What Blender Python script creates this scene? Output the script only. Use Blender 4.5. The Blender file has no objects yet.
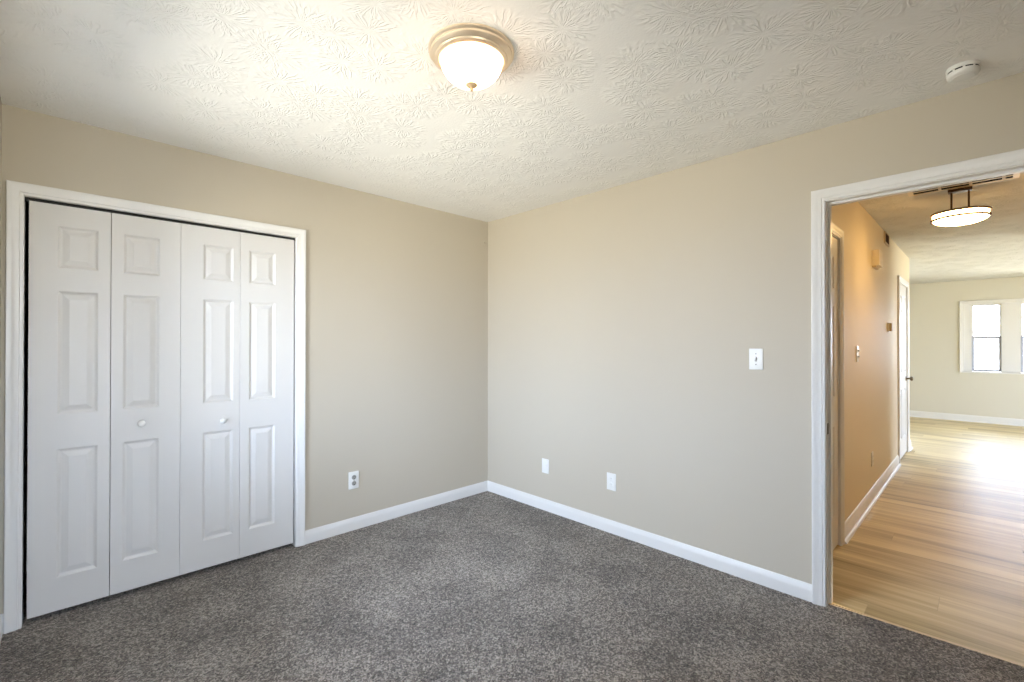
import bpy, bmesh, math, random
from mathutils import Vector, Matrix
PI = math.pi
random.seed(7)
SC = bpy.context.scene
COL = SC.collection

# ------------------------------------------------------------------ camera
cam_data = bpy.data.cameras.new('camera')
cam = bpy.data.objects.new('camera', cam_data)
COL.objects.link(cam)
SC.camera = cam
F_PX, YAW, PITCH, ROLL = 463.57, 0.79601, 0.004868, 0.000904
CAM = Vector((-2.7977, -3.1726, 1.3366))
fw = Vector((math.cos(PITCH)*math.cos(YAW), math.cos(PITCH)*math.sin(YAW), math.sin(PITCH)))
rt = fw.cross(Vector((0, 0, 1))).normalized()
up = rt.cross(fw)
r2 = rt*math.cos(ROLL) + up*math.sin(ROLL)
u2 = up*math.cos(ROLL) - rt*math.sin(ROLL)
m = Matrix((r2, u2, -fw)).transposed().to_4x4()
m.translation = CAM
cam.matrix_world = m
cam_data.sensor_width = 36
cam_data.lens = F_PX/1024*36
cam_data.clip_start = 0.02
cam_data.clip_end = 200

# ------------------------------------------------------------------ exposure, world, sun
SC.view_settings.view_transform = 'Standard'
SC.view_settings.look = 'None'
SC.view_settings.gamma = 1
SC.view_settings.use_curve_mapping = False
SC.view_settings.exposure = 0.9
SC.cycles.use_denoising = True
SC.cycles.max_bounces = 14
SC.cycles.diffuse_bounces = 9
SC.cycles.sample_clamp_indirect = 12

SKY = 13.2
world = bpy.data.worlds.new('sky')
SC.world = world
world.use_nodes = True
wn, wl = world.node_tree.nodes, world.node_tree.links
wn.clear()
wo = wn.new('ShaderNodeOutputWorld')
wb = wn.new('ShaderNodeBackground')
wt = wn.new('ShaderNodeTexCoord')
wsx = wn.new('ShaderNodeSeparateXYZ')
wr = wn.new('ShaderNodeValToRGB')
wm = wn.new('ShaderNodeMath'); wm.operation = 'MULTIPLY_ADD'
wm.inputs[1].default_value = 0.5; wm.inputs[2].default_value = 0.5
wl.new(wt.outputs['Generated'], wsx.inputs[0])
wl.new(wsx.outputs['Z'], wm.inputs[0])
wl.new(wm.outputs[0], wr.inputs[0])
e = wr.color_ramp.elements
e[0].position = 0.44; e[0].color = (0.78, 0.74, 0.66, 1)
e[1].position = 0.53; e[1].color = (0.82, 0.96, 1.25, 1)
wl.new(wr.outputs[0], wb.inputs[0])
wb.inputs[1].default_value = SKY
wl.new(wb.outputs[0], wo.inputs[0])

sun_data = bpy.data.lights.new('sun', 'SUN')
sun_data.energy = 8.0
sun_data.angle = 0.01
sun_data.color = (1.0, 0.95, 0.88)
sun = bpy.data.objects.new('sun', sun_data)
COL.objects.link(sun)
sun.location = (20, -3, 20)
sun.rotation_euler = Vector((-math.cos(math.radians(54)), -0.10, -math.sin(math.radians(54)))).to_track_quat('-Z', 'Y').to_euler()

def portal(name, loc, normal, w, h):
    """Guides the sky's light through a modelled window opening (adds no light of its own)."""
    d = bpy.data.lights.new(name, 'AREA')
    d.shape = 'RECTANGLE'; d.size = w; d.size_y = h
    d.cycles.is_portal = True
    o = bpy.data.objects.new(name, d)
    COL.objects.link(o)
    o.location = loc
    o.rotation_euler = Vector(normal).to_track_quat('-Z', 'Y').to_euler()
    return o

# ------------------------------------------------------------------ materials
def S(r, g, b):
    f = lambda c: (c/255/12.92) if c/255 <= 0.04045 else ((c/255 + 0.055)/1.055)**2.4
    return (f(r), f(g), f(b), 1)

def mat(name, col, rough=0.5, metal=0.0, spec=0.5):
    M = bpy.data.materials.new(name)
    M.use_nodes = True
    b = M.node_tree.nodes['Principled BSDF']
    b.inputs['Base Color'].default_value = col
    b.inputs['Roughness'].default_value = rough
    b.inputs['Metallic'].default_value = metal
    b.inputs['Specular IOR Level'].default_value = spec
    return M

def nd(M, t, **kw):
    n = M.node_tree.nodes.new(t)
    for k, v in kw.items():
        setattr(n, k, v)
    return n

def lk(M, a, b):
    M.node_tree.links.new(a, b)

def bsdf(M):
    return M.node_tree.nodes['Principled BSDF']

def add_bump(M, height, strength, dist):
    b = nd(M, 'ShaderNodeBump')
    b.inputs['Strength'].default_value = strength
    b.inputs['Distance'].default_value = dist
    lk(M, height, b.inputs['Height'])
    lk(M, b.outputs[0], bsdf(M).inputs['Normal'])
    return b

def noise(M, vec, scale, detail=2, rough=0.5):
    n = nd(M, 'ShaderNodeTexNoise')
    n.inputs['Scale'].default_value = scale
    n.inputs['Detail'].default_value = detail
    n.inputs['Roughness'].default_value = rough
    lk(M, vec, n.inputs['Vector'])
    return n

def ocoord(M):
    return nd(M, 'ShaderNodeTexCoord').outputs['Object']

def math_n(M, op, a, b=None, c=None):
    n = nd(M, 'ShaderNodeMath', operation=op)
    for i, v in enumerate((a, b, c)):
        if v is None:
            continue
        if isinstance(v, (int, float)):
            n.inputs[i].default_value = v
        else:
            lk(M, v, n.inputs[i])
    return n.outputs[0]

def ramp(M, fac, stops):
    r = nd(M, 'ShaderNodeValToRGB')
    el = r.color_ramp.elements
    el[0].position, el[0].color = stops[0]
    el[1].position, el[1].color = stops[-1]
    for p, c in stops[1:-1]:
        x = el.new(p); x.color = c
    lk(M, fac, r.inputs[0])
    return r.outputs[0]

def paint(name, col, rough=0.6, bump=0.08):
    M = mat(name, col, rough, spec=0.35)
    v = ocoord(M)
    n = noise(M, v, 260, 3)
    add_bump(M, n.outputs[0], bump, 0.002)
    return M

WALL = paint('beige_wall_paint', S(190, 181, 164), 0.62)
HALLWALL = paint('greige_wall_paint', S(212, 207, 192), 0.6)
HALLTAN = paint('tan_hall_wall', S(226, 212, 182), 0.6)  # warmer tone than the living room walls
TRIM = mat('white_trim_paint', S(224, 222, 218), 0.35)
DOORW = mat('white_door_paint', S(214, 211, 206), 0.45)
PLASTIC = mat('white_plastic', S(228, 227, 222), 0.35)
SLOT = mat('dark_slot', (0.010, 0.010, 0.010, 1), 1.0, spec=0.0)
RECEPT = mat('grey_receptacle', S(150, 148, 140), 0.5)
NICKEL = mat('brushed_nickel', S(246, 226, 198), 0.38, 0.85)
BRONZE = mat('dark_bronze', S(88, 62, 40), 0.45, 0.3)
BRASS = mat('dark_knob_metal', S(120, 105, 85), 0.35, 0.9)
STEEL = mat('strike_steel', S(120, 112, 100), 0.4, 0.9)
TRACKSHADE = mat('closet_track_shade', S(22, 21, 20), 0.7)  # near-black paints in the shade of the gap above the closet doors
SASH = mat('grey_window_frame', S(176, 178, 190), 0.5)
BEIGEPL = mat('beige_plastic', S(196, 176, 140), 0.5)

def ceiling_mat(name, col, strength):
    """Stomp-brush plaster: radial strokes fanning out of scattered centres."""
    M = mat(name, col, 0.75, spec=0.3)
    v0 = ocoord(M)
    flat = nd(M, 'ShaderNodeVectorMath', operation='MULTIPLY')
    flat.inputs[1].default_value = (1, 1, 0)
    lk(M, v0, flat.inputs[0])
    v = flat.outputs[0]
    hs = []
    for k, (sc, off) in enumerate(((3.6, (0, 0, 0)), (4.3, (3.7, 1.9, 0)))):
        ad = nd(M, 'ShaderNodeVectorMath', operation='ADD')
        ad.inputs[1].default_value = off
        lk(M, v, ad.inputs[0])
        vo = nd(M, 'ShaderNodeTexVoronoi', voronoi_dimensions='2D', feature='F1')
        vo.inputs['Scale'].default_value = sc
        vo.inputs['Randomness'].default_value = 0.9
        lk(M, ad.outputs[0], vo.inputs['Vector'])
        sub = nd(M, 'ShaderNodeVectorMath', operation='SUBTRACT')
        lk(M, ad.outputs[0], sub.inputs[0]); lk(M, vo.outputs['Position'], sub.inputs[1])
        ln = nd(M, 'ShaderNodeVectorMath', operation='LENGTH')
        lk(M, sub.outputs[0], ln.inputs[0])
        nrm = nd(M, 'ShaderNodeVectorMath', operation='NORMALIZE')
        lk(M, sub.outputs[0], nrm.inputs[0])
        scl = nd(M, 'ShaderNodeVectorMath', operation='SCALE')
        scl.inputs['Scale'].default_value = 4.2
        lk(M, nrm.outputs[0], scl.inputs[0])
        sp = nd(M, 'ShaderNodeSeparateXYZ'); lk(M, scl.outputs[0], sp.inputs[0])
        cs = nd(M, 'ShaderNodeSeparateXYZ'); lk(M, vo.outputs['Color'], cs.inputs[0])
        z = math_n(M, 'ADD', math_n(M, 'MULTIPLY', ln.outputs['Value'], 16.0), math_n(M, 'MULTIPLY', cs.outputs[0], 60.0))
        cb = nd(M, 'ShaderNodeCombineXYZ')
        lk(M, sp.outputs[0], cb.inputs[0]); lk(M, sp.outputs[1], cb.inputs[1]); lk(M, z, cb.inputs[2])
        n = noise(M, cb.outputs[0], 1.0, 1, 0.4)
        ridge = ramp(M, n.outputs[0], [(0.40, (0, 0, 0, 1)), (0.52, (1, 1, 1, 1)), (0.66, (0.1, 0.1, 0.1, 1))])
        fall = ramp(M, ln.outputs['Value'], [(0.012, (0.1, 0.1, 0.1, 1)), (0.03, (1, 1, 1, 1)), (0.085, (0.9, 0.9, 0.9, 1)), (0.13, (0.0, 0.0, 0.0, 1))])
        hs.append(math_n(M, 'MULTIPLY', ridge, fall))
    h = math_n(M, 'MAXIMUM', hs[0], hs[1])
    fine = noise(M, v, 90, 3)
    h2 = math_n(M, 'MULTIPLY_ADD', fine.outputs[0], 0.25, h)
    add_bump(M, h2, strength, 0.006)
    return M

CEIL = ceiling_mat('stomped_ceiling_plaster', S(238, 236, 231), 0.5)
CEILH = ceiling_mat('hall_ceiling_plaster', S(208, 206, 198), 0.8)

def carpet_mat():
    M = mat('grey_brown_cut_pile', S(120, 112, 105), 0.95, spec=0.1)
    v = ocoord(M)
    w = noise(M, v, 60, 2)
    mixv = nd(M, 'ShaderNodeMixRGB', blend_type='ADD')
    mixv.inputs[0].default_value = 0.012
    lk(M, v, mixv.inputs[1]); lk(M, w.outputs['Color'], mixv.inputs[2])
    vo = nd(M, 'ShaderNodeTexVoronoi', feature='F1')
    vo.inputs['Scale'].default_value = 165
    lk(M, mixv.outputs[0], vo.inputs['Vector'])
    sep = nd(M, 'ShaderNodeSeparateXYZ'); lk(M, vo.outputs['Color'], sep.inputs[0])
    big = noise(M, v, 2.6, 3, 0.6)
    mid = noise(M, v, 40, 3, 0.7)
    t = math_n(M, 'ADD', math_n(M, 'MULTIPLY', sep.outputs[0], 0.50), math_n(M, 'MULTIPLY', mid.outputs[0], 0.55))
    t = math_n(M, 'ADD', t, math_n(M, 'MULTIPLY_ADD', big.outputs[0], 0.5, -0.25))
    c = ramp(M, t, [(0.20, S(52, 46, 41)), (0.5, S(114, 105, 96)), (0.82, S(198, 188, 176))])
    lk(M, c, bsdf(M).inputs['Base Color'])
    fine = noise(M, v, 260, 2)
    h = math_n(M, 'ADD', math_n(M, 'MULTIPLY', vo.outputs['Distance'], -1.0), math_n(M, 'MULTIPLY', fine.outputs[0], 0.6))
    h = math_n(M, 'ADD', h, math_n(M, 'MULTIPLY', mid.outputs[0], 1.6))
    add_bump(M, h, 0.9, 0.012)
    bsdf(M).inputs['Sheen Weight'].default_value = 0.25
    bsdf(M).inputs['Sheen Roughness'].default_value = 0.6
    return M
CARPET = carpet_mat()

def plank_mat():
    """Vinyl planks 0.18 m wide, 1.2 m long, running along the y axis."""
    M = mat('light_oak_vinyl_planks', S(196, 176, 146), 0.42, spec=0.4)
    v = ocoord(M)
    sp = nd(M, 'ShaderNodeSeparateXYZ'); lk(M, v, sp.inputs[0])
    row = math_n(M, 'FLOOR', math_n(M, 'DIVIDE', sp.outputs[0], 0.18))
    wn_ = nd(M, 'ShaderNodeTexWhiteNoise', noise_dimensions='1D'); lk(M, row, wn_.inputs['W'])
    yy = math_n(M, 'ADD', math_n(M, 'DIVIDE', sp.outputs[1], 1.22), math_n(M, 'MULTIPLY', wn_.outputs['Value'], 7.3))
    pl = math_n(M, 'FLOOR', yy)
    idv = nd(M, 'ShaderNodeCombineXYZ'); lk(M, row, idv.inputs[0]); lk(M, pl, idv.inputs[1])
    w2 = nd(M, 'ShaderNodeTexWhiteNoise', noise_dimensions='2D'); lk(M, idv.outputs[0], w2.inputs['Vector'])
    gv = nd(M, 'ShaderNodeCombineXYZ')
    lk(M, math_n(M, 'MULTIPLY', sp.outputs[0], 26.0), gv.inputs[0])
    lk(M, math_n(M, 'MULTIPLY', sp.outputs[1], 1.1), gv.inputs[1])
    lk(M, math_n(M, 'MULTIPLY', w2.outputs['Value'], 40.0), gv.inputs[2])
    g = noise(M, gv.outputs[0], 1.0, 5, 0.6)
    gv2 = nd(M, 'ShaderNodeCombineXYZ')
    lk(M, math_n(M, 'MULTIPLY', sp.outputs[0], 8.0), gv2.inputs[0])
    lk(M, math_n(M, 'MULTIPLY', sp.outputs[1], 0.8), gv2.inputs[1])
    lk(M, math_n(M, 'MULTIPLY', w2.outputs['Value'], 23.0), gv2.inputs[2])
    g2 = noise(M, gv2.outputs[0], 1.0, 2, 0.5)
    t = math_n(M, 'ADD', math_n(M, 'MULTIPLY', g.outputs[0], 0.50), math_n(M, 'MULTIPLY', w2.outputs['Value'], 0.16))
    t = math_n(M, 'ADD', t, math_n(M, 'MULTIPLY', g2.outputs[0], 0.52))
    c = ramp(M, t, [(0.36, S(138, 117, 78)), (0.55, S(200, 179, 132)), (0.76, S(234, 217, 174))])
    fx = math_n(M, 'FRACT', math_n(M, 'DIVIDE', sp.outputs[0], 0.18))
    fy = math_n(M, 'FRACT', yy)
    ex = math_n(M, 'LESS_THAN', fx, 0.012)
    ey = math_n(M, 'LESS_THAN', fy, 0.0022)
    seam = math_n(M, 'MAXIMUM', ex, ey)
    mx = nd(M, 'ShaderNodeMixRGB', blend_type='MULTIPLY')
    lk(M, math_n(M, 'MULTIPLY', seam, 0.25), mx.inputs[0])
    lk(M, c, mx.inputs[1]); mx.inputs[2].default_value = (0.3, 0.25, 0.2, 1)
    lk(M, mx.outputs[0], bsdf(M).inputs['Base Color'])
    add_bump(M, g.outputs[0], 0.12, 0.002)
    return M
PLANK = plank_mat()

def glass_mat():
    M = bpy.data.materials.new('window_glass')
    M.use_nodes = True
    n, l = M.node_tree.nodes, M.node_tree.links
    n.clear()
    o = n.new('ShaderNodeOutputMaterial'); mix = n.new('ShaderNodeMixShader')
    t = n.new('ShaderNodeBsdfTransparent'); g = n.new('ShaderNodeBsdfGlossy')
    g.inputs['Roughness'].default_value = 0.02
    t.inputs[0].default_value = (0.96, 0.98, 0.98, 1)
    f = n.new('ShaderNodeFresnel'); f.inputs[0].default_value = 1.45
    l.new(f.outputs[0], mix.inputs[0]); l.new(t.outputs[0], mix.inputs[1]); l.new(g.outputs[0], mix.inputs[2])
    l.new(mix.outputs[0], o.inputs[0])
    return M
GLASS = glass_mat()

def lamp_mat(name, col, strength):
    M = mat(name, (0.9, 0.88, 0.84, 1), 0.3)
    b = bsdf(M)
    b.inputs['Emission Color'].default_value = col
    b.inputs['Emission Strength'].default_value = strength
    return M
BOWL = lamp_mat('lit_alabaster_glass', (1.0, 0.60, 0.32, 1), 5.5)
DRUM = lamp_mat('lit_drum_glass', (1.0, 0.63, 0.25, 1), 17.0)

# ------------------------------------------------------------------ geometry helpers
def tag(o, label=None, cat=None, group=None, kind=None):
    if label: o['label'] = label
    if cat: o['category'] = cat
    if group: o['group'] = group
    if kind: o['kind'] = kind
    return o

def obj(name, bm, material, parent=None, smooth=None):
    me = bpy.data.meshes.new(name)
    bmesh.ops.remove_doubles(bm, verts=bm.verts, dist=1e-6)
    bmesh.ops.recalc_face_normals(bm, faces=bm.faces)
    bm.to_mesh(me); bm.free()
    me.materials.append(material)
    o = bpy.data.objects.new(name, me)
    COL.objects.link(o)
    if parent: o.parent = parent
    if smooth is not None:
        me.polygons.foreach_set('use_smooth', [True]*len(me.polygons))
        try:
            me.set_sharp_from_angle(angle=math.radians(smooth))
        except Exception:
            pass
    return o

def thing(name, loc=(0, 0, 0), rotz=0, **kw):
    o = bpy.data.objects.new(name, None)
    o.empty_display_size = 0.05
    COL.objects.link(o)
    o.location = loc
    o.rotation_euler = (0, 0, rotz)
    return tag(o, **kw)

def struct(name, bm, material, parent=None, label=None, cat=None, smooth=None):
    o = obj(name, bm, material, parent, smooth)
    if parent is None:
        tag(o, label, cat, kind='structure')
    return o

def dup(root, loc, rotz, **kw):
    r = root.copy(); COL.objects.link(r); r.location = loc; r.rotation_euler = (0, 0, rotz)
    for ch in list(root.children):
        c = ch.copy(); COL.objects.link(c); c.parent = r
        for g in list(ch.children):
            d = g.copy(); COL.objects.link(d); d.parent = c
    return tag(r, **kw)

def box(bm, x0, x1, y0, y1, z0, z1, bev=0.0, seg=2):
    vs = [bm.verts.new((x, y, z)) for x in (x0, x1) for y in (y0, y1) for z in (z0, z1)]
    fs = [bm.faces.new([vs[i] for i in q]) for q in ((0, 1, 3, 2), (4, 6, 7, 5), (0, 4, 5, 1), (2, 3, 7, 6), (0, 2, 6, 4), (1, 5, 7, 3))]
    if bev > 0:
        es = list({e for f in fs for e in f.edges})
        bmesh.ops.recalc_face_normals(bm, faces=fs)
        bmesh.ops.bevel(bm, geom=es, offset=bev, segments=seg, affect='EDGES', profile=0.6)
    return bm

def bx(*a, **k):
    return box(bmesh.new(), *a, **k)

def lathe(bm, prof, seg=48, c=(0, 0, 0), axis='z', a0=0.0, a1=2*PI, close=False):
    """Revolve (radius, height) pairs about an axis through c."""
    full = abs(a1 - a0 - 2*PI) < 1e-6
    n = seg if full else seg + 1
    rings = []
    for r, h in prof:
        ring = []
        if r < 1e-6:
            ring = [None]
        for i in range(n if r >= 1e-6 else 0):
            a = a0 + (a1 - a0)*i/seg
            x, y = r*math.cos(a), r*math.sin(a)
            p = {'z': (x, y, h), 'y': (x, h, y), 'x': (h, x, y)}[axis]
            ring.append(bm.verts.new((c[0]+p[0], c[1]+p[1], c[2]+p[2])))
        if ring == [None]:
            p = {'z': (0, 0, h), 'y': (0, h, 0), 'x': (h, 0, 0)}[axis]
            ring = [bm.verts.new((c[0]+p[0], c[1]+p[1], c[2]+p[2]))]
        rings.append(ring)
    pairs = list(zip(rings, rings[1:])) + ([(rings[-1], rings[0])] if close else [])
    for A, B in pairs:
        for i in range(seg):
            j = (i+1) % n if full else i+1
            if len(A) == 1 and len(B) == 1: continue
            if len(A) == 1: bm.faces.new((A[0], B[i], B[j]))
            elif len(B) == 1: bm.faces.new((A[i], B[0], A[j]))
            else: bm.faces.new((A[i], B[i], B[j], A[j]))
    return bm

def prism(bm, prof, p0, p1, U, V):
    """Extrude a 2D profile [(u, v)] from p0 to p1; U, V are the profile's axes."""
    U, V, p0, p1 = Vector(U), Vector(V), Vector(p0), Vector(p1)
    A = [bm.verts.new(p0 + U*u + V*v) for u, v in prof]
    B = [bm.verts.new(p1 + U*u + V*v) for u, v in prof]
    n = len(prof)
    for i in range(n):
        j = (i+1) % n
        bm.faces.new((A[i], A[j], B[j], B[i]))
    bm.faces.new(A); bm.faces.new(B[::-1])
    return bm

def sweep(bm, prof, path, V):
    """Mitred moulding: profile (u = away from the opening, v = along V) swept along a planar path; u points to the path's outside."""
    V = Vector(V).normalized()
    P = [Vector(p) for p in path]
    rings = []
    for i, p in enumerate(P):
        d0 = (P[i]-P[i-1]).normalized() if i > 0 else None
        d1 = (P[i+1]-P[i]).normalized() if i < len(P)-1 else None
        n0 = d0.cross(V) if d0 else None
        n1 = d1.cross(V) if d1 else None
        if n0 is None: n = n1
        elif n1 is None: n = n0
        else:
            n = (n0+n1).normalized()
            n = n / n.dot(n0)
        rings.append([bm.verts.new(p + n*u + V*v) for u, v in prof])
    k = len(prof)
    for A, B in zip(rings, rings[1:]):
        for i in range(k):
            j = (i+1) % k
            bm.faces.new((A[i], A[j], B[j], B[i]))
    bm.faces.new(rings[0]); bm.faces.new(rings[-1][::-1])
    return bm

# casing profile: thin inner edge with a bead, thick back band
def casing_prof(w, s=-1):
    pr = [(0, 0), (0, .009), (.002, .0105), (.012, .0112), (.0145, .0145), (w*0.62, .0155), (w*0.72, .0195), (w-.003, .0200), (w, .017), (w, 0)]
    return [(s*u, v) for u, v in pr]

BASE_PROF = [(0, 0), (.012, 0), (.0125, .050), (.0115, .062), (.0085, .070), (.006, .082), (.0035, .0875), (0, .088)]
HBASE_PROF = [(0, 0), (.012, 0), (.0125, .075), (.0105, .090), (.006, .103), (.003, .110), (0, .112)]
SHOE_PROF = [(0, 0), (.019, 0), (.018, .007), (.014, .0135), (.008, .018), (0, .019)]
def run(prof, p0, p1, n):
    return prism(bmesh.new(), prof, p0, p1, n, (0, 0, 1))

# ------------------------------------------------------------------ room shell
T = 0.115
H = 2.44
XW = -2.987          # inner face of the window wall
YB = -3.56           # inner face of the wall behind the camera
YH = -2.49           # face of the hall wall
XE = 5.02            # end of the hall wall
XF = 8.42            # far wall of the living room
# closet wall (y = 0)
CX0, CX1, CZ = -2.914, -1.682, 2.030
b = bmesh.new()
box(b, XW-T, CX0-.014, 0, T, 0, H); box(b, CX1+.014, T, 0, T, 0, H); box(b, CX0-.014, CX1+.014, 0, T, CZ+.014, H)
struct('wall_north', b, WALL, label='beige wall with the white closet doors and one outlet', cat='wall')
# doorway wall (x = 0)
DY0, DY1, DZ = -3.375, -2.605, 2.062
b = bmesh.new()
box(b, 0, T, DY1+.016, 0, 0, H); box(b, 0, T, YB-.2, DY0-.016, 0, H); box(b, 0, T, DY0-.016, DY1+.016, DZ+.016, H)
struct('wall_east', b, WALL, label='beige wall with the light switch and the open doorway to the hall', cat='wall')
# wall behind the camera
SX0, SX1, SZ0, SZ1 = -2.75, -1.95, 0.60, 1.95
b = bmesh.new()
box(b, XW-T, SX0, YB-T, YB, 0, H); box(b, SX1, 0, YB-T, YB, 0, H)
box(b, SX0, SX1, YB-T, YB, 0, SZ0); box(b, SX0, SX1, YB-T, YB, SZ1, H)
struct('wall_south', b, WALL, label='beige bedroom wall facing the closet', cat='wall')
# window wall
WY0, WY1, WZ0, WZ1 = -1.90, -0.46, 0.72, 2.12
b = bmesh.new()
box(b, XW-T, XW, YB, WY0, 0, H); box(b, XW-T, XW, WY1, 0, 0, H)
box(b, XW-T, XW, WY0, WY1, 0, WZ0); box(b, XW-T, XW, WY0, WY1, WZ1, H)
struct('wall_west', b, WALL, label='beige bedroom wall with the window, beside the closet', cat='wall')
# closet interior
b = bmesh.new()
box(b, XW-T, XW-T+.02, T, .75, 0, H); box(b, -1.30, -1.28, T, .75, 0, H); box(b, XW-T, -1.28, .75, .77, 0, H)
struct('wall_closet', b, HALLWALL, label='inside walls of the closet', cat='wall')
# floors and ceilings
b = bmesh.new()
EDGE = [(.030, -2.50), (.033, -2.64), (.041, -2.80), (.046, -2.95), (.055, -3.12), (.060, -3.28), (.064, -3.60)]
pts = [(XW-T, YB-T), (.064, YB-T)] + [(x, y) for x, y in EDGE[::-1]] + [(.030, .0), (.030, .77), (XW-T, .77)]
lo = [b.verts.new((x, y, -.10)) for x, y in pts]; hi = [b.verts.new((x, y, 0)) for x, y in pts]
b.faces.new(lo[::-1]); b.faces.new(hi)
for i in range(len(pts)):
    j = (i+1) % len(pts); b.faces.new((lo[i], lo[j], hi[j], hi[i]))
struct('floor', b, CARPET, label='grey-brown cut pile bedroom carpet', cat='carpet')
struct('floor_hall', bx(.070, XF+T, -7.1, 1.7, -.10, -.004), PLANK, label='light oak plank floor of the hall and living room', cat='floor')
b = bmesh.new()
for (xa, ya), (xb, yb) in zip(EDGE, EDGE[1:]):
    q = [(xa, ya), (xb, yb), (xb+.012, yb), (xa+.012, ya)]
    l_ = [b.verts.new((x, y, -.09)) for x, y in q]; h_ = [b.verts.new((x, y, .003)) for x, y in q]
    b.faces.new(l_[::-1]); b.faces.new(h_)
    for i in range(4):
        j = (i+1) % 4; b.faces.new((l_[i], l_[j], h_[j], h_[i]))
struct('trim_1', b, mat('lit_plank_edge', S(214, 190, 150), 0.4), label='thin added strip by the carpet, pale like the lit plank floor edge', cat='floor edge')  # pale colour paints in the light catching the plank floor's edge
struct('ceiling', bx(XW-T, T, YB-T, .77, H, H+.1), CEIL, label='white stomp-textured bedroom ceiling', cat='ceiling')
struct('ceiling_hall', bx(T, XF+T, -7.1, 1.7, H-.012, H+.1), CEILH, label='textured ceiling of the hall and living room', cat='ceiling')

# ------------------------------------------------------------------ hall and living room walls
A0, A1 = 0.15, 0.908          # cased opening of the near hall door
B0, B1 = 3.90, 4.70           # far six-panel door
b = bmesh.new()
box(b, T, A0-.016, YH, YH+T, 0, H); box(b, A1+.016, B0-.016, YH, YH+T, 0, H); box(b, B1+.016, XE, YH, YH+T, 0, H)
box(b, A0-.016, A1+.016, YH, YH+T, 2.046, H); box(b, B0-.016, B1+.016, YH, YH+T, 2.046, H)
box(b, T, XE-T, YH+T, YH+T+.03, -.004, H)  # added backing, blocks outside light leaking around the hall doors
struct('wall_hall_north', b, HALLTAN, label='long hall wall with the chime box and thermostat', cat='wall')
struct('wall_hall_south', bx(T, 4.2, -3.75, -3.64, 0, H), HALLTAN, label='hall wall facing the thermostat', cat='wall')
FY0, FY1, FZ0, FZ1 = -4.30, -2.905, 0.86, 2.03
G0, G1 = -1.9, 0.2
b = bmesh.new()
box(b, XF, XF+T, -7.1, FY0, 0, H); box(b, XF, XF+T, FY1, G0, 0, H); box(b, XF, XF+T, G1, 1.7, 0, H)
for y0, y1 in ((FY0, FY1), (G0, G1)):
    box(b, XF, XF+T, y0, y1, 0, FZ0); box(b, XF, XF+T, y0, y1, FZ1, H)
struct('wall_living_east', b, HALLWALL, label='pale far wall of the living room around its window', cat='wall')
b = bmesh.new()
box(b, XE-T, XE, YH+T, 1.7, 0, H); box(b, XE, XF, 1.6, 1.7, 0, H)
struct('wall_living_north', b, HALLWALL, label='living room wall beyond the end of the hall wall', cat='wall')
K0, K1 = 5.2, 7.6
b = bmesh.new()
box(b, 4.2, K0, -7.1, -7.0, 0, H); box(b, K1, XF, -7.1, -7.0, 0, H); box(b, K0, K1, -7.1, -7.0, 0, .3); box(b, K0, K1, -7.1, -7.0, 2.1, H)
box(b, 4.2-T, 4.2, -7.1, -3.75, 0, H)
struct('wall_living_south', b, HALLWALL, label='living room wall around the added wide window, out past the hall', cat='wall')

# ------------------------------------------------------------------ baseboards
bb = 1
def baseboard(side, prof, p0, p1, n, label, shoe=False):
    o = struct('baseboard_'+side, run(prof, p0, p1, n), TRIM, label=label, cat='baseboard', smooth=40)
    if shoe:
        q = Vector(n)*prof[2][0]
        obj('shoe_moulding', run(SHOE_PROF, Vector(p0)+q, Vector(p1)+q, n), TRIM, o, smooth=40)
    return o
baseboard('north', BASE_PROF, (CX1+.058, 0, 0), (0, 0, 0), (0, -1, 0), 'white baseboard between the closet casing and the room corner')
baseboard('north_corner', BASE_PROF, (XW, 0, 0), (CX0-.056, 0, 0), (0, -1, 0), 'stub of white baseboard between closet casing and window wall')
baseboard('east', BASE_PROF, (0, -.0, 0), (0, -2.549, 0), (-1, 0, 0), 'white baseboard running under the switch wall to the doorway')
baseboard('south', BASE_PROF, (XW, YB, 0), (0, YB, 0), (0, 1, 0), 'white baseboard opposite the closet')
baseboard('west', BASE_PROF, (XW, YB, 0), (XW, 0, 0), (1, 0, 0), 'white baseboard under the bedroom window')
baseboard('hall_north', HBASE_PROF, (A1+.062, YH, -.004), (B0-.062, YH, -.004), (0, -1, 0), 'white hall baseboard with rounded shoe moulding', True)
baseboard('hall_end', HBASE_PROF, (B1+.062, YH, -.004), (XE+.012, YH, -.004), (0, -1, 0), 'short white baseboard beyond the six-panel hall door', True)
baseboard('living_east', HBASE_PROF, (XF, 1.6, -.004), (XF, -7, -.004), (-1, 0, 0), 'white baseboard under the living room window', True)

# ------------------------------------------------------------------ closet: casing, jamb, track
def jamb(bm, a0, a1, zt, axis, d0, d1, th=.014):
    """Three boards lining an opening a0..a1 (along axis), depth d0..d1."""
    f = (lambda u0, u1, z0, z1: box(bm, u0, u1, d0, d1, z0, z1)) if axis == 'x' else (lambda u0, u1, z0, z1: box(bm, d0, d1, u0, u1, z0, z1))
    f(a0-th, a0, 0, zt+th); f(a1, a1+th, 0, zt+th); f(a0, a1, zt, zt+th)
    return bm
casing = sweep(bmesh.new(), casing_prof(.057), [(CX0-.001, 0, 0), (CX0-.001, 0, CZ+.001), (CX1+.001, 0, CZ+.001), (CX1+.001, 0, 0)], (0, -1, 0))
t2 = struct('trim_2', casing, TRIM, label='white moulded casing framing the closet doors', cat='door casing', smooth=35)
obj('jamb', jamb(bmesh.new(), CX0, CX1, CZ, 'x', 0, T), TRIM, t2)
b = bmesh.new()
box(b, CX0, CX1, .018, .022, 2.012, CZ); box(b, CX0, CX1, .040, .044, 2.012, CZ); box(b, CX0, CX1, .018, .044, CZ-.003, CZ)
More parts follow.
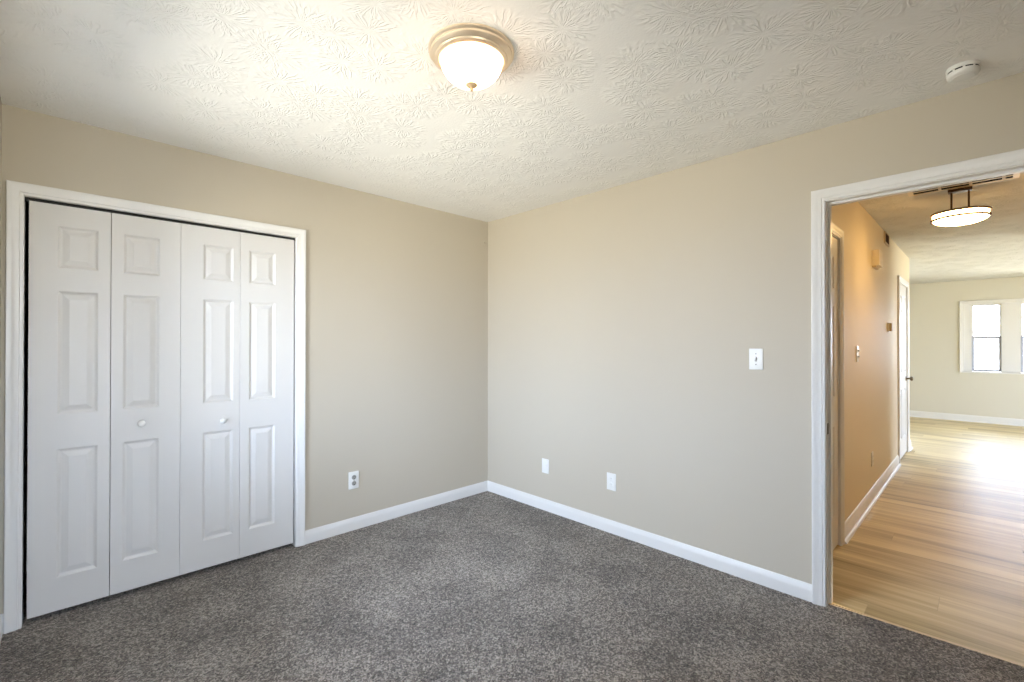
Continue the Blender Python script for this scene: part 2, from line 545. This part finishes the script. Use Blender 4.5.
obj('track', b, TRACKSHADE, t2)
for x in (-2.868, -2.345, -2.262, -1.722):
    b = bmesh.new()
    lathe(b, [(0, 2.005), (.004, 2.005), (.004, 2.018), (.006, 2.018), (.006, 2.026), (0, 2.026)], 12, (x, .028, 0))
    obj('pivot', b, PLASTIC, t2)

def panelled(bm, x0, x1, z0, z1, y, th, panels, both=False):
    """A moulded door slab facing -y: each panel a cove, a groove and a raised field."""
    xs = sorted({round(v, 5) for v in [x0, x1] + [p[0] for p in panels] + [p[1] for p in panels]})
    zs = sorted({round(v, 5) for v in [z0, z1] + [p[2] for p in panels] + [p[3] for p in panels]})
    pr = {(round(p[0], 5), round(p[2], 5)): p for p in panels}
    def inside(cx, cz):
        return any(p[0] < cx < p[1] and p[2] < cz < p[3] for p in panels)
    def ring(p, d, h):
        return [bm.verts.new(v) for v in ((p[0]+d, y+h, p[2]+d), (p[1]-d, y+h, p[2]+d), (p[1]-d, y+h, p[3]-d), (p[0]+d, y+h, p[3]-d))]
    for xa, xb in zip(xs, xs[1:]):
        for za, zb in zip(zs, zs[1:]):
            if not inside((xa+xb)/2, (za+zb)/2):
                bm.faces.new([bm.verts.new(v) for v in ((xa, y, za), (xb, y, za), (xb, y, zb), (xa, y, zb))])
    for p in panels:
        prev = ring(p, 0, 0)
        for d, h in ((.004, .0022), (.010, .0072), (.015, .0088), (.018, .0086), (.040, .0022), (.043, .0016)):
            cur = ring(p, d, h)
            for i in range(4):
                j = (i+1) % 4
                bm.faces.new((prev[i], prev[j], cur[j], cur[i]))
            prev = cur
        bm.faces.new(prev)
    c = [bm.verts.new(v) for v in ((x0, y, z0), (x1, y, z0), (x1, y, z1), (x0, y, z1))]
    k = [bm.verts.new(v) for v in ((x0, y+th, z0), (x1, y+th, z0), (x1, y+th, z1), (x0, y+th, z1))]
    for i in range(4):
        j = (i+1) % 4
        bm.faces.new((c[i], k[i], k[j], c[j]))
    bm.faces.new(k[::-1])
    return bm

ZP = ((.187, .815), (.985, 1.592), (1.705, 1.912))
LEAVES = (((-2.899, -2.6040), (-2.800, -2.651)), ((-2.6010, -2.3045), (-2.553, -2.399)),
          ((-2.3030, -2.0058), (-2.196, -2.040)), ((-2.0042, -1.6905), (-1.955, -1.803)))
KNOB = [(0, 0), (.011, 0), (.0105, -.004), (.0065, -.007), (.0065, -.014), (.011, -.019), (.0165, -.024), (.0175, -.029), (.0155, -.034), (.009, -.037), (0, -.038)]
DOORY = .010
def bifold(name, leaves, knob_leaf, kx, kz, label):
    r = thing(name, ((leaves[0][0][0]+leaves[-1][0][1])/2, DOORY, 0.0), label=label, cat='closet door', kind='structure')
    ox = r.location.x
    for i, ((x0, x1), (p0, p1)) in enumerate(leaves):
        z0 = .026
        lf = obj('leaf', panelled(bmesh.new(), x0-ox, x1-ox, z0, 2.014, 0, .034, [(p0-ox, p1-ox, a, c) for a, c in ZP]), DOORW, r)
        if i == knob_leaf:
            obj('knob', lathe(bmesh.new(), KNOB, 24, (kx-ox, 0, kz), 'y'), PLASTIC, lf, smooth=50)
    return r
bifold('door_1', LEAVES[:2], 1, -2.478, .906, 'white moulded bifold closet door beside the window wall')
bifold('door_2', LEAVES[2:], 0, -2.098, .878, 'white moulded bifold closet door beside the wall outlet')

# ------------------------------------------------------------------ bedroom doorway: casing, jamb, stop, strike plate
casing = sweep(bmesh.new(), casing_prof(.058), [(0, DY1+.004, 0), (0, DY1+.004, DZ+.004), (0, DY0-.004, DZ+.004), (0, DY0-.004, 0)], (-1, 0, 0))
t3 = struct('trim_3', casing, TRIM, label='white moulded casing around the open bedroom doorway', cat='door casing', smooth=35)
obj('jamb', jamb(bmesh.new(), DY0, DY1, DZ, 'y', 0, T, .016), TRIM, t3)
b = bmesh.new()
box(b, .040, .075, DY1-.011, DY1, 0, DZ); box(b, .040, .075, DY0, DY0+.011, 0, DZ); box(b, .040, .075, DY0+.011, DY1-.011, DZ-.011, DZ)
obj('door_stop', b, TRIM, t3)
b = bmesh.new()
box(b, .010, .036, DY1-.0022, DY1, .872, .928, .001); box(b, .016, .029, DY1-.0032, DY1-.0015, .886, .914)
obj('strike_plate', b, STEEL, t3)
b = sweep(bmesh.new(), casing_prof(.058, 1), [(T, DY1+.004, 0), (T, DY1+.004, DZ+.004), (T, DY0-.004, DZ+.004), (T, DY0-.004, 0)], (1, 0, 0))
obj('hall_casing', b, TRIM, t3, smooth=35)

# ------------------------------------------------------------------ hall doors
def hall_casing(name, a0, a1, label):
    c = sweep(bmesh.new(), casing_prof(.058), [(a0-.004, YH, -.004), (a0-.004, YH, 2.034), (a1+.004, YH, 2.034), (a1+.004, YH, -.004)], (0, -1, 0))
    t = struct(name, c, TRIM, label=label, cat='door casing', smooth=35)
    obj('jamb', jamb(bmesh.new(), a0, a1, 2.030, 'x', YH, YH+T, .016), TRIM, t)
    return t
hall_casing('trim_4', A0, A1, 'narrow sliver of white casing on the hall wall just past the doorway')
hall_casing('trim_5', B0, B1, 'white casing around the six-panel door down the hall')
def six(x0, x1):
    w = x1-x0; s = .105; mx = (x0+x1)/2
    return [(x0+s, mx-.05, a, c) for a, c in ((.22, .80), (.99, 1.58), (1.69, 1.90))] + [(mx+.05, x1-s, a, c) for a, c in ((.22, .80), (.99, 1.58), (1.69, 1.90))]
HKNOB = [(0, 0), (.032, 0), (.032, -.005), (.014, -.010), (.010, -.016), (.010, -.034), (.020, -.040), (.027, -.050), (.027, -.060), (.018, -.068), (0, -.070)]
def hall_door(name, a0, a1, y, knob_x, hinge_x, label):
    r = thing(name, ((a0+a1)/2, y, 0), label=label, cat='door', kind='structure')
    ox = r.location.x
    obj('slab', panelled(bmesh.new(), a0+.003-ox, a1-.003-ox, .012, 2.026, 0, .035, [(p[0]-ox, p[1]-ox, p[2], p[3]) for p in six(a0, a1)]), DOORW, r)
    obj('knob', lathe(bmesh.new(), HKNOB, 24, (knob_x-ox, 0, .91), 'y'), BRASS, r, smooth=50)
    for z in (.25, 1.05, 1.80) if hinge_x else ():
        b = bmesh.new()
        lathe(b, [(0, z-.045), (.006, z-.045), (.006, z+.045), (0, z+.045)], 12, (hinge_x-ox, -.006, 0))
        box(b, hinge_x-ox, hinge_x-ox+.03, -.0015, 0, z-.044, z+.044)
        obj('hinge', b, BRASS, r)
    return r
hall_door('door_3', A0, A1, YH+.004, A0+.06, None, 'white hall door just past the bedroom doorway')
hall_door('door_4', B0, B1, YH+.002, B1-.065, B0+.002, 'white six-panel door with dark knob down the hall')

# ------------------------------------------------------------------ windows
def window(name, axis_x, y0, y1, z0, z1, inward, units, label, grille=False, wide=0.0):
    """A window in a wall at x = axis_x: casing, frame, double-hung units with sashes and panes. inward = +1/-1 (room side)."""
    X = axis_x
    s = inward
    depth = T
    path = [(X, y1+.002, z0-.02), (X, y1+.002, z1+.002), (X, y0-.002, z1+.002), (X, y0-.002, z0-.02)]
    if s > 0: path = [(p[0], y0+y1-p[1], p[2]) for p in path]
    root = thing(name, (X, (y0+y1)/2, z0), label=label, cat='window', kind='structure')
    oy = root.location.y
    def L(bm):
        bmesh.ops.translate(bm, verts=bm.verts, vec=(-X, -oy, -z0)); return bm
    obj('window_casing', L(sweep(bmesh.new(), casing_prof(.045), path, (s, 0, 0))), TRIM, root, smooth=35)
    b = bmesh.new()
    xs = sorted((X+s*.016, X-s*depth))
    box(b, xs[0], xs[1]+.0, y0-.05, y1+.05, z0-.025, z0)
    obj('window_sill', L(b), TRIM, root)
    b = bmesh.new()
    xa, xb = sorted((X, X-s*depth))
    box(b, xa, xb, y0, y0+.012, z0, z1); box(b, xa, xb, y1-.012, y1, z0, z1); box(b, xa, xb, y0, y1, z1-.012, z1)
    gaps = []
    edges = [y0] + [v for u in units for v in u] + [y1]
    fx0, fx1 = sorted((X-s*.030, X-s*.100))
    for a, c in zip(edges[0::2], edges[1::2]):
        box(b, fx0, fx1, a, c, z0, z1)
    obj('window_frame', L(b), TRIM, root)
    zm = (z0+z1)/2
    for ua, ub in units:
        for k, (za, zb, xo) in enumerate(((zm-.012, z1-.012, .082), (z0+.004, zm+.012, .058))):
            b = bmesh.new()
            q0, q1 = sorted((X-s*(xo-.011), X-s*(xo+.011)))
            w = .034 if k == 1 else .022
            box(b, q0, q1, ua, ua+w, za, zb); box(b, q0, q1, ub-w, ub, za, zb)
            box(b, q0, q1, ua+w, ub-w, za, za+.036); box(b, q0, q1, ua+w, ub-w, zb-.036, zb)
            if grille and k == 1:
                my = (ua+ub)/2
                box(b, X-s*xo-.003, X-s*xo+.003, my-.004, my+.004, za+.02, zb-.02)
                box(b, X-s*xo-.003, X-s*xo+.003, ua+w, ub-w, (za+zb)/2-.004, (za+zb)/2+.004)
            sh = obj('sash', L(b), SASH if k == 1 else TRIM, root)
            if k == 1: sh['label'] = 'grey lower sash'
            obj('pane', L(bx(X-s*xo-.002, X-s*xo+.002, ua+w, ub-w, za+.02, zb-.02)), GLASS, sh)
    return root
window('window_1', XW, WY0, WY1, WZ0, WZ1, 1, [(WY0+.05, (WY0+WY1)/2-.03), ((WY0+WY1)/2+.03, WY1-.05)], 'bedroom window beside the closet wall')
w5 = window('window_5', 0, -(SX1-SX0)/2, (SX1-SX0)/2, SZ0, SZ1, 1, [(-(SX1-SX0)/2+.05, (SX1-SX0)/2-.05)], 'bedroom window facing the closet doors')
w5.location = ((SX0+SX1)/2, YB, SZ0); w5.rotation_euler = (0, 0, PI/2)
portal('portal_south', ((SX0+SX1)/2, YB-T-.01, (SZ0+SZ1)/2), (0, 1, 0), SX1-SX0, SZ1-SZ0)
window('window_2', XF, FY0, FY1, FZ0, FZ1, -1, [(-4.19, -3.93), (-3.92, -3.575), (-3.36, -3.005)], 'sunlit white-framed window on the far living room wall', True)
window('window_added_3', XF, G0, G1, FZ0, FZ1, -1, [(G0+.06, -.90), (-.80, G1-.06)], 'second living room window past the hall wall, unseen, added to brighten the room')  # unseen window, added so more daylight reaches the living room
portal('portal_bedroom', (XW-T-.01, (WY0+WY1)/2, (WZ0+WZ1)/2), (1, 0, 0), WY1-WY0, WZ1-WZ0)
portal('portal_living', (XF+T+.01, (FY0+FY1)/2, (FZ0+FZ1)/2), (-1, 0, 0), FY1-FY0, FZ1-FZ0)
portal('portal_living_side', (XF+T+.01, (G0+G1)/2, (FZ0+FZ1)/2), (-1, 0, 0), G1-G0, FZ1-FZ0)
portal('portal_living_south', ((K0+K1)/2, -7.11, 1.2), (0, 1, 0), K1-K0, 1.8)  # portal for the added wide window
b = bmesh.new()
for x in (K0, (K0+K1)/2-.03, K1-.06): box(b, x, x+.06, -7.08, -7.02, .3, 2.1)
box(b, K0, K1, -7.08, -7.02, .3, .36); box(b, K0, K1, -7.08, -7.02, 2.04, 2.1)
w4 = struct('window_added_4', b, TRIM, label='wide living room window past the hall, unseen, added to brighten the room', cat='window')  # out of view, added for extra daylight in the living room
obj('pane', bx(K0, K1, -7.052, -7.048, .36, 2.04), GLASS, w4)

# ------------------------------------------------------------------ bedroom ceiling light
def ceiling_light():
    r = thing('ceiling_light', (-1.684, -1.815, H), label='round flush ceiling light with lit white glass bowl and nickel rim', cat='ceiling light')
    pan = [(0, 0), (.163, 0), (.166, -.004), (.166, -.010), (.161, -.014), (.158, -.016), (.157, -.024), (.150, -.031), (.141, -.036), (.139, -.042), (.132, -.047), (.127, -.049), (.122, -.047), (.118, -.040), (.118, -.004), (0, -.004)]
    obj('rim', lathe(bmesh.new(), [(r_*.972, h_*.85) for r_, h_ in pan], 72), NICKEL, r, smooth=35)
    bowl = []
    for i in range(15):
        a = i/14*PI/2
        bowl.append((.117*math.cos(a)**0.95 if i < 14 else 0, -.036-.091*math.sin(a)))
    obj('bowl', lathe(bmesh.new(), bowl, 64), BOWL, r, smooth=60)
    fin = [(0, -.124), (.020, -.1245), (.0225, -.127), (.019, -.131), (.008, -.134), (.005, -.138), (.007, -.143), (.005, -.149), (0, -.151)]
    obj('finial', lathe(bmesh.new(), fin, 24), mat('satin_finial_metal', S(205, 178, 142), 0.5, 0.4), r, smooth=50)
    return r
ceiling_light()

# ------------------------------------------------------------------ smoke detector
def smoke_detector():
    r = thing('smoke_detector', (-.222, -3.113, H), label='round white smoke detector with dark side slots on bedroom ceiling', cat='smoke detector')
    obj('base', lathe(bmesh.new(), [(0, 0), (.066, 0), (.067, -.003), (.067, -.013), (.064, -.015), (0, -.015)], 48), PLASTIC, r, smooth=40)
    obj('vent_ring', lathe(bmesh.new(), [(0, -.015), (.0605, -.015), (.0605, -.021), (0, -.021)], 48), SLOT, r, smooth=40)
    b = bmesh.new()
    lathe(b, [(0, -.021), (.064, -.021), (.066, -.023), (.0655, -.030), (.062, -.037), (.052, -.042), (.046, -.0425), (.044, -.0445), (.020, -.0455), (0, -.0455)], 48)
    for i in range(10):
        a = 2*PI*i/10
        lathe(b, [(.058, -.0225), (.0655, -.0225), (.0655, -.0135), (.058, -.0135)], 3, a0=a, a1=a+.16, close=True)
    obj('cover', b, PLASTIC, r, smooth=40)
    for o in r.children: o.scale = (.76, .76, .95)
    return r
smoke_detector()

# ------------------------------------------------------------------ outlets and switches
def plate(bm, w, h, d):
    return box(bm, -w/2, w/2, -d, 0, -h/2, h/2, min(.003, d*.45), 2)
def outlet():
    r = thing('wall_outlet', (-1.282, 0, .356), 0, label='white duplex outlet with dark sockets on the closet wall', cat='outlet')
    obj('cover_plate', plate(bmesh.new(), .074, .122, .010), PLASTIC, r, smooth=40)
    for z in (.021, -.021):
        b = bmesh.new()
        lathe(b, [(0, -.0100), (.0165, -.0100), (.0165, -.0120), (.0155, -.0125), (0, -.0125)], 20, (0, 0, z), 'y')
        f = obj('receptacle', b, RECEPT, r, smooth=40)
        f['label'] = 'grey receptacle face'
        b = bmesh.new()
        for x in (-.0062, .0062): box(b, x-.0012, x+.0012, -.0130, -.0124, z-.0005, z+.009)
        lathe(b, [(0, -.0124), (.003, -.0124), (.003, -.0130), (0, -.0130)], 10, (0, 0, z-.0085), 'y')
        obj('slots', b, SLOT, f)
    obj('screw', lathe(bmesh.new(), [(0, -.010), (.0032, -.010), (.003, -.0115), (0, -.0118)], 12, (0, 0, 0), 'y'), STEEL, r, smooth=40)
    return r
outlet()
def outlet_plain(name, loc, rz, label):
    r = thing(name, loc, rz, label=label, cat='outlet')
    obj('cover_plate', plate(bmesh.new(), .073, .120, .006), PLASTIC, r, smooth=40)
    for z in (.020, -.020):
        f = obj('receptacle', lathe(bmesh.new(), [(0, -.006), (.0165, -.006), (.0165, -.0078), (.0155, -.0083), (0, -.0083)], 20, (0, 0, z), 'y'), PLASTIC, r, smooth=40)
        b = bmesh.new()
        for x in (-.0062, .0062): box(b, x-.0010, x+.0010, -.0088, -.0082, z, z+.008)
        obj('slots', b, RECEPT, f)
    obj('screw', lathe(bmesh.new(), [(0, -.006), (.0032, -.006), (.003, -.0075), (0, -.0078)], 12, (0, 0, 0), 'y'), PLASTIC, r, smooth=40)
    return r
o1 = outlet_plain('wall_outlet', (0, -1.322, .360), -PI/2, 'white duplex outlet low on the switch wall, halfway along it')
dup(o1, (2.175, YH, .352), 0, label='pale outlet low on the hall wall', cat='outlet')
r = thing('cable_outlet', (0, -.702, .353), -PI/2, label='narrow white cable plate low on the wall near the room corner', cat='outlet')
obj('cover_plate', plate(bmesh.new(), .070, .114, .006), PLASTIC, r, smooth=40)
obj('jack', lathe(bmesh.new(), [(0, -.006), (.0075, -.006), (.0075, -.009), (.0045, -.009), (.0045, -.014), (.002, -.014), (0, -.0135)], 16, (0, 0, 0), 'y'), PLASTIC, r, smooth=40)
for z in (.042, -.042):
    obj('screw', lathe(bmesh.new(), [(0, -.006), (.003, -.006), (.0028, -.0073), (0, -.0076)], 12, (0, 0, z), 'y'), PLASTIC, r, smooth=40)

def toggle_switch(loc, rz, label, toggles):
    r = thing('light_switch', loc, rz, label=label, cat='light switch')
    obj('cover_plate', plate(bmesh.new(), .072, .118, .006), PLASTIC, r, smooth=40)
    for z in toggles:
        b = bmesh.new()
        f = obj('slot', box(b, -.0055, .0055, -.0066, -.0058, z-.013, z+.013), RECEPT, r)
        b = bmesh.new()
        prism(b, [(-.0042, -.010), (-.0042, .004), (-.0038, .010), (.0038, .010), (.0042, .004), (.0042, -.010)], (0, -.0062, z), (0, -.017, z+.004), (1, 0, 0), (0, 0, .62))
        obj('toggle', b, PLASTIC, r)
    for z in (.030, -.030) if len(toggles) == 1 else ():
        obj('screw', lathe(bmesh.new(), [(0, -.006), (.0034, -.006), (.0032, -.0076), (0, -.008)], 12, (0, 0, z), 'y'), RECEPT, r, smooth=40)
    return r
toggle_switch((0, -2.273, 1.249), -PI/2, 'white toggle light switch on the bedroom wall beside the doorway', (0,))
toggle_switch((1.526, YH, 1.258), 0, 'white stacked light switch on the warm-lit hall wall', (.022, -.022))

# ------------------------------------------------------------------ hall fittings
r = thing('door_chime', (2.30, YH, 2.075), 0, label='boxy chime cover mounted high on the hall wall', cat='door chime')
b = bmesh.new(); box(b, -.10, .10, -.052, 0, -.068, .068, .006)
obj('cover', b, mat('cream_plastic', S(226, 214, 190), 0.5), r, smooth=40)
obj('base', bx(-.092, .092, -.030, 0, -.082, -.068, .002), BEIGEPL, r)
r = thing('thermostat', (3.16, YH, 1.500), 0, label='small tan thermostat on the hall wall beside the six-panel door', cat='thermostat')
obj('base', bx(-.058, .058, -.012, 0, -.045, .045, .003), PLASTIC, r, smooth=40)
obj('cover', bx(-.046, .046, -.032, -.012, -.040, .040, .004), BEIGEPL, r, smooth=40)
r = thing('wall_vent', (3.02, YH, 2.362), 0, label='small dark-slotted vent high on the hall wall at the ceiling', cat='vent')
b = bmesh.new()
for x0, x1, z0, z1 in ((-.17, .17, .045, .058), (-.17, .17, -.075, -.058), (-.17, -.15, -.058, .045), (.15, .17, -.058, .045)): box(b, x0, x1, -.012, 0, z0, z1, .002)
obj('frame', b, BEIGEPL, r)
obj('duct_backing', bx(-.15, .15, -.003, 0, -.058, .045), SLOT, r)
b = bmesh.new()
for i in range(6):
    x = -.125+i*.05
    box(b, x-.004, x+.004, -.011, -.003, -.058, .045)
obj('louvre', b, BRONZE, r)
r.scale = (.8, 1, .85); r.location.z = 2.372

# ceiling return grille of the hall, mostly hidden above the doorway head
r = thing('ceiling_vent', (1.46, -3.055, H-.012), 0, label='slotted return air grille on the hall ceiling above the drum light', cat='vent')
W2, D2 = .276, .24
b = bmesh.new()
for x0, x1, y0, y1 in ((-D2, -D2+.03, -W2, W2), (D2-.03, D2, -W2, W2), (-D2+.03, D2-.03, -W2, -W2+.03), (-D2+.03, D2-.03, W2-.03, W2)): box(b, x0, x1, y0, y1, -.005, 0, .002)
obj('frame', b, mat('cream_grille_enamel', S(222, 206, 172), 0.45), r)
obj('duct_backing', bx(-D2+.03, D2-.03, -W2+.03, W2-.03, -.0008, 0), SLOT, r)
b = bmesh.new()
x = -D2+.03
while x < D2-.05:
    box(b, x, x+.020, -W2+.03, W2-.03, -.004, -.001); x += .070
for y in (-.205, -.05, .105): box(b, -D2+.03, D2-.03, y-.008, y+.008, -.004, -.001)
obj('louvre', b, bpy.data.materials['cream_grille_enamel'], r)

# semi-flush drum light
r = thing('drum_light', (1.735, -3.05, H-.012), 0, label='lit drum ceiling light hung on two bronze rods in the hall', cat='ceiling light')
b = bmesh.new(); box(b, -.035, .035, -.062, .062, -.022, 0, .004)
obj('canopy', b, BRONZE, r, smooth=40)
for y in (-.044, .044):
    obj('rod', lathe(bmesh.new(), [(0, -.022), (.006, -.022), (.006, -.176), (0, -.176)], 16, (0, y, 0)), BRONZE, r, smooth=40)
R = .152
gl = [(0, -.176), (R-.006, -.176), (R-.006, -.212)] + [((R-.008)*math.cos(a), -.212-.040*math.sin(a)) for a in [i/10*PI/2 for i in range(10)]] + [(0, -.252)]
obj('diffuser', lathe(bmesh.new(), gl, 56), DRUM, r, smooth=50)
obj('top_pan', lathe(bmesh.new(), [(0, -.1745), (R-.004, -.1745), (R-.004, -.170), (R-.03, -.166), (0, -.166)], 56), BRONZE, r, smooth=40)
for z in (-.172, -.212):
    obj('ring', lathe(bmesh.new(), [(R-.006, z-.006), (R+.005, z-.006), (R+.005, z+.006), (R-.006, z+.006)], 56, close=True), BRONZE, r, smooth=40)
for k in range(3):
    a = PI + .05 + k*2*PI/3
    b = bmesh.new(); box(b, -.003, .003, -.003, .003, -.212, -.172)
    bmesh.ops.translate(b, verts=b.verts, vec=(R*math.cos(a), R*math.sin(a), 0))
    obj('post', b, BRONZE, r)

# tiny painted-over plug high on the closet wall by the corner
r = thing('screw_cover', (-.038, 0, 2.255), 0, label='tiny round beige plug high on the closet wall by the room corner', cat='wall plug')
obj('cap', lathe(bmesh.new(), [(0, 0), (.013, 0), (.013, -.004), (.010, -.009), (.005, -.012), (0, -.0125)], 20, axis='y'), WALL, r, smooth=60)
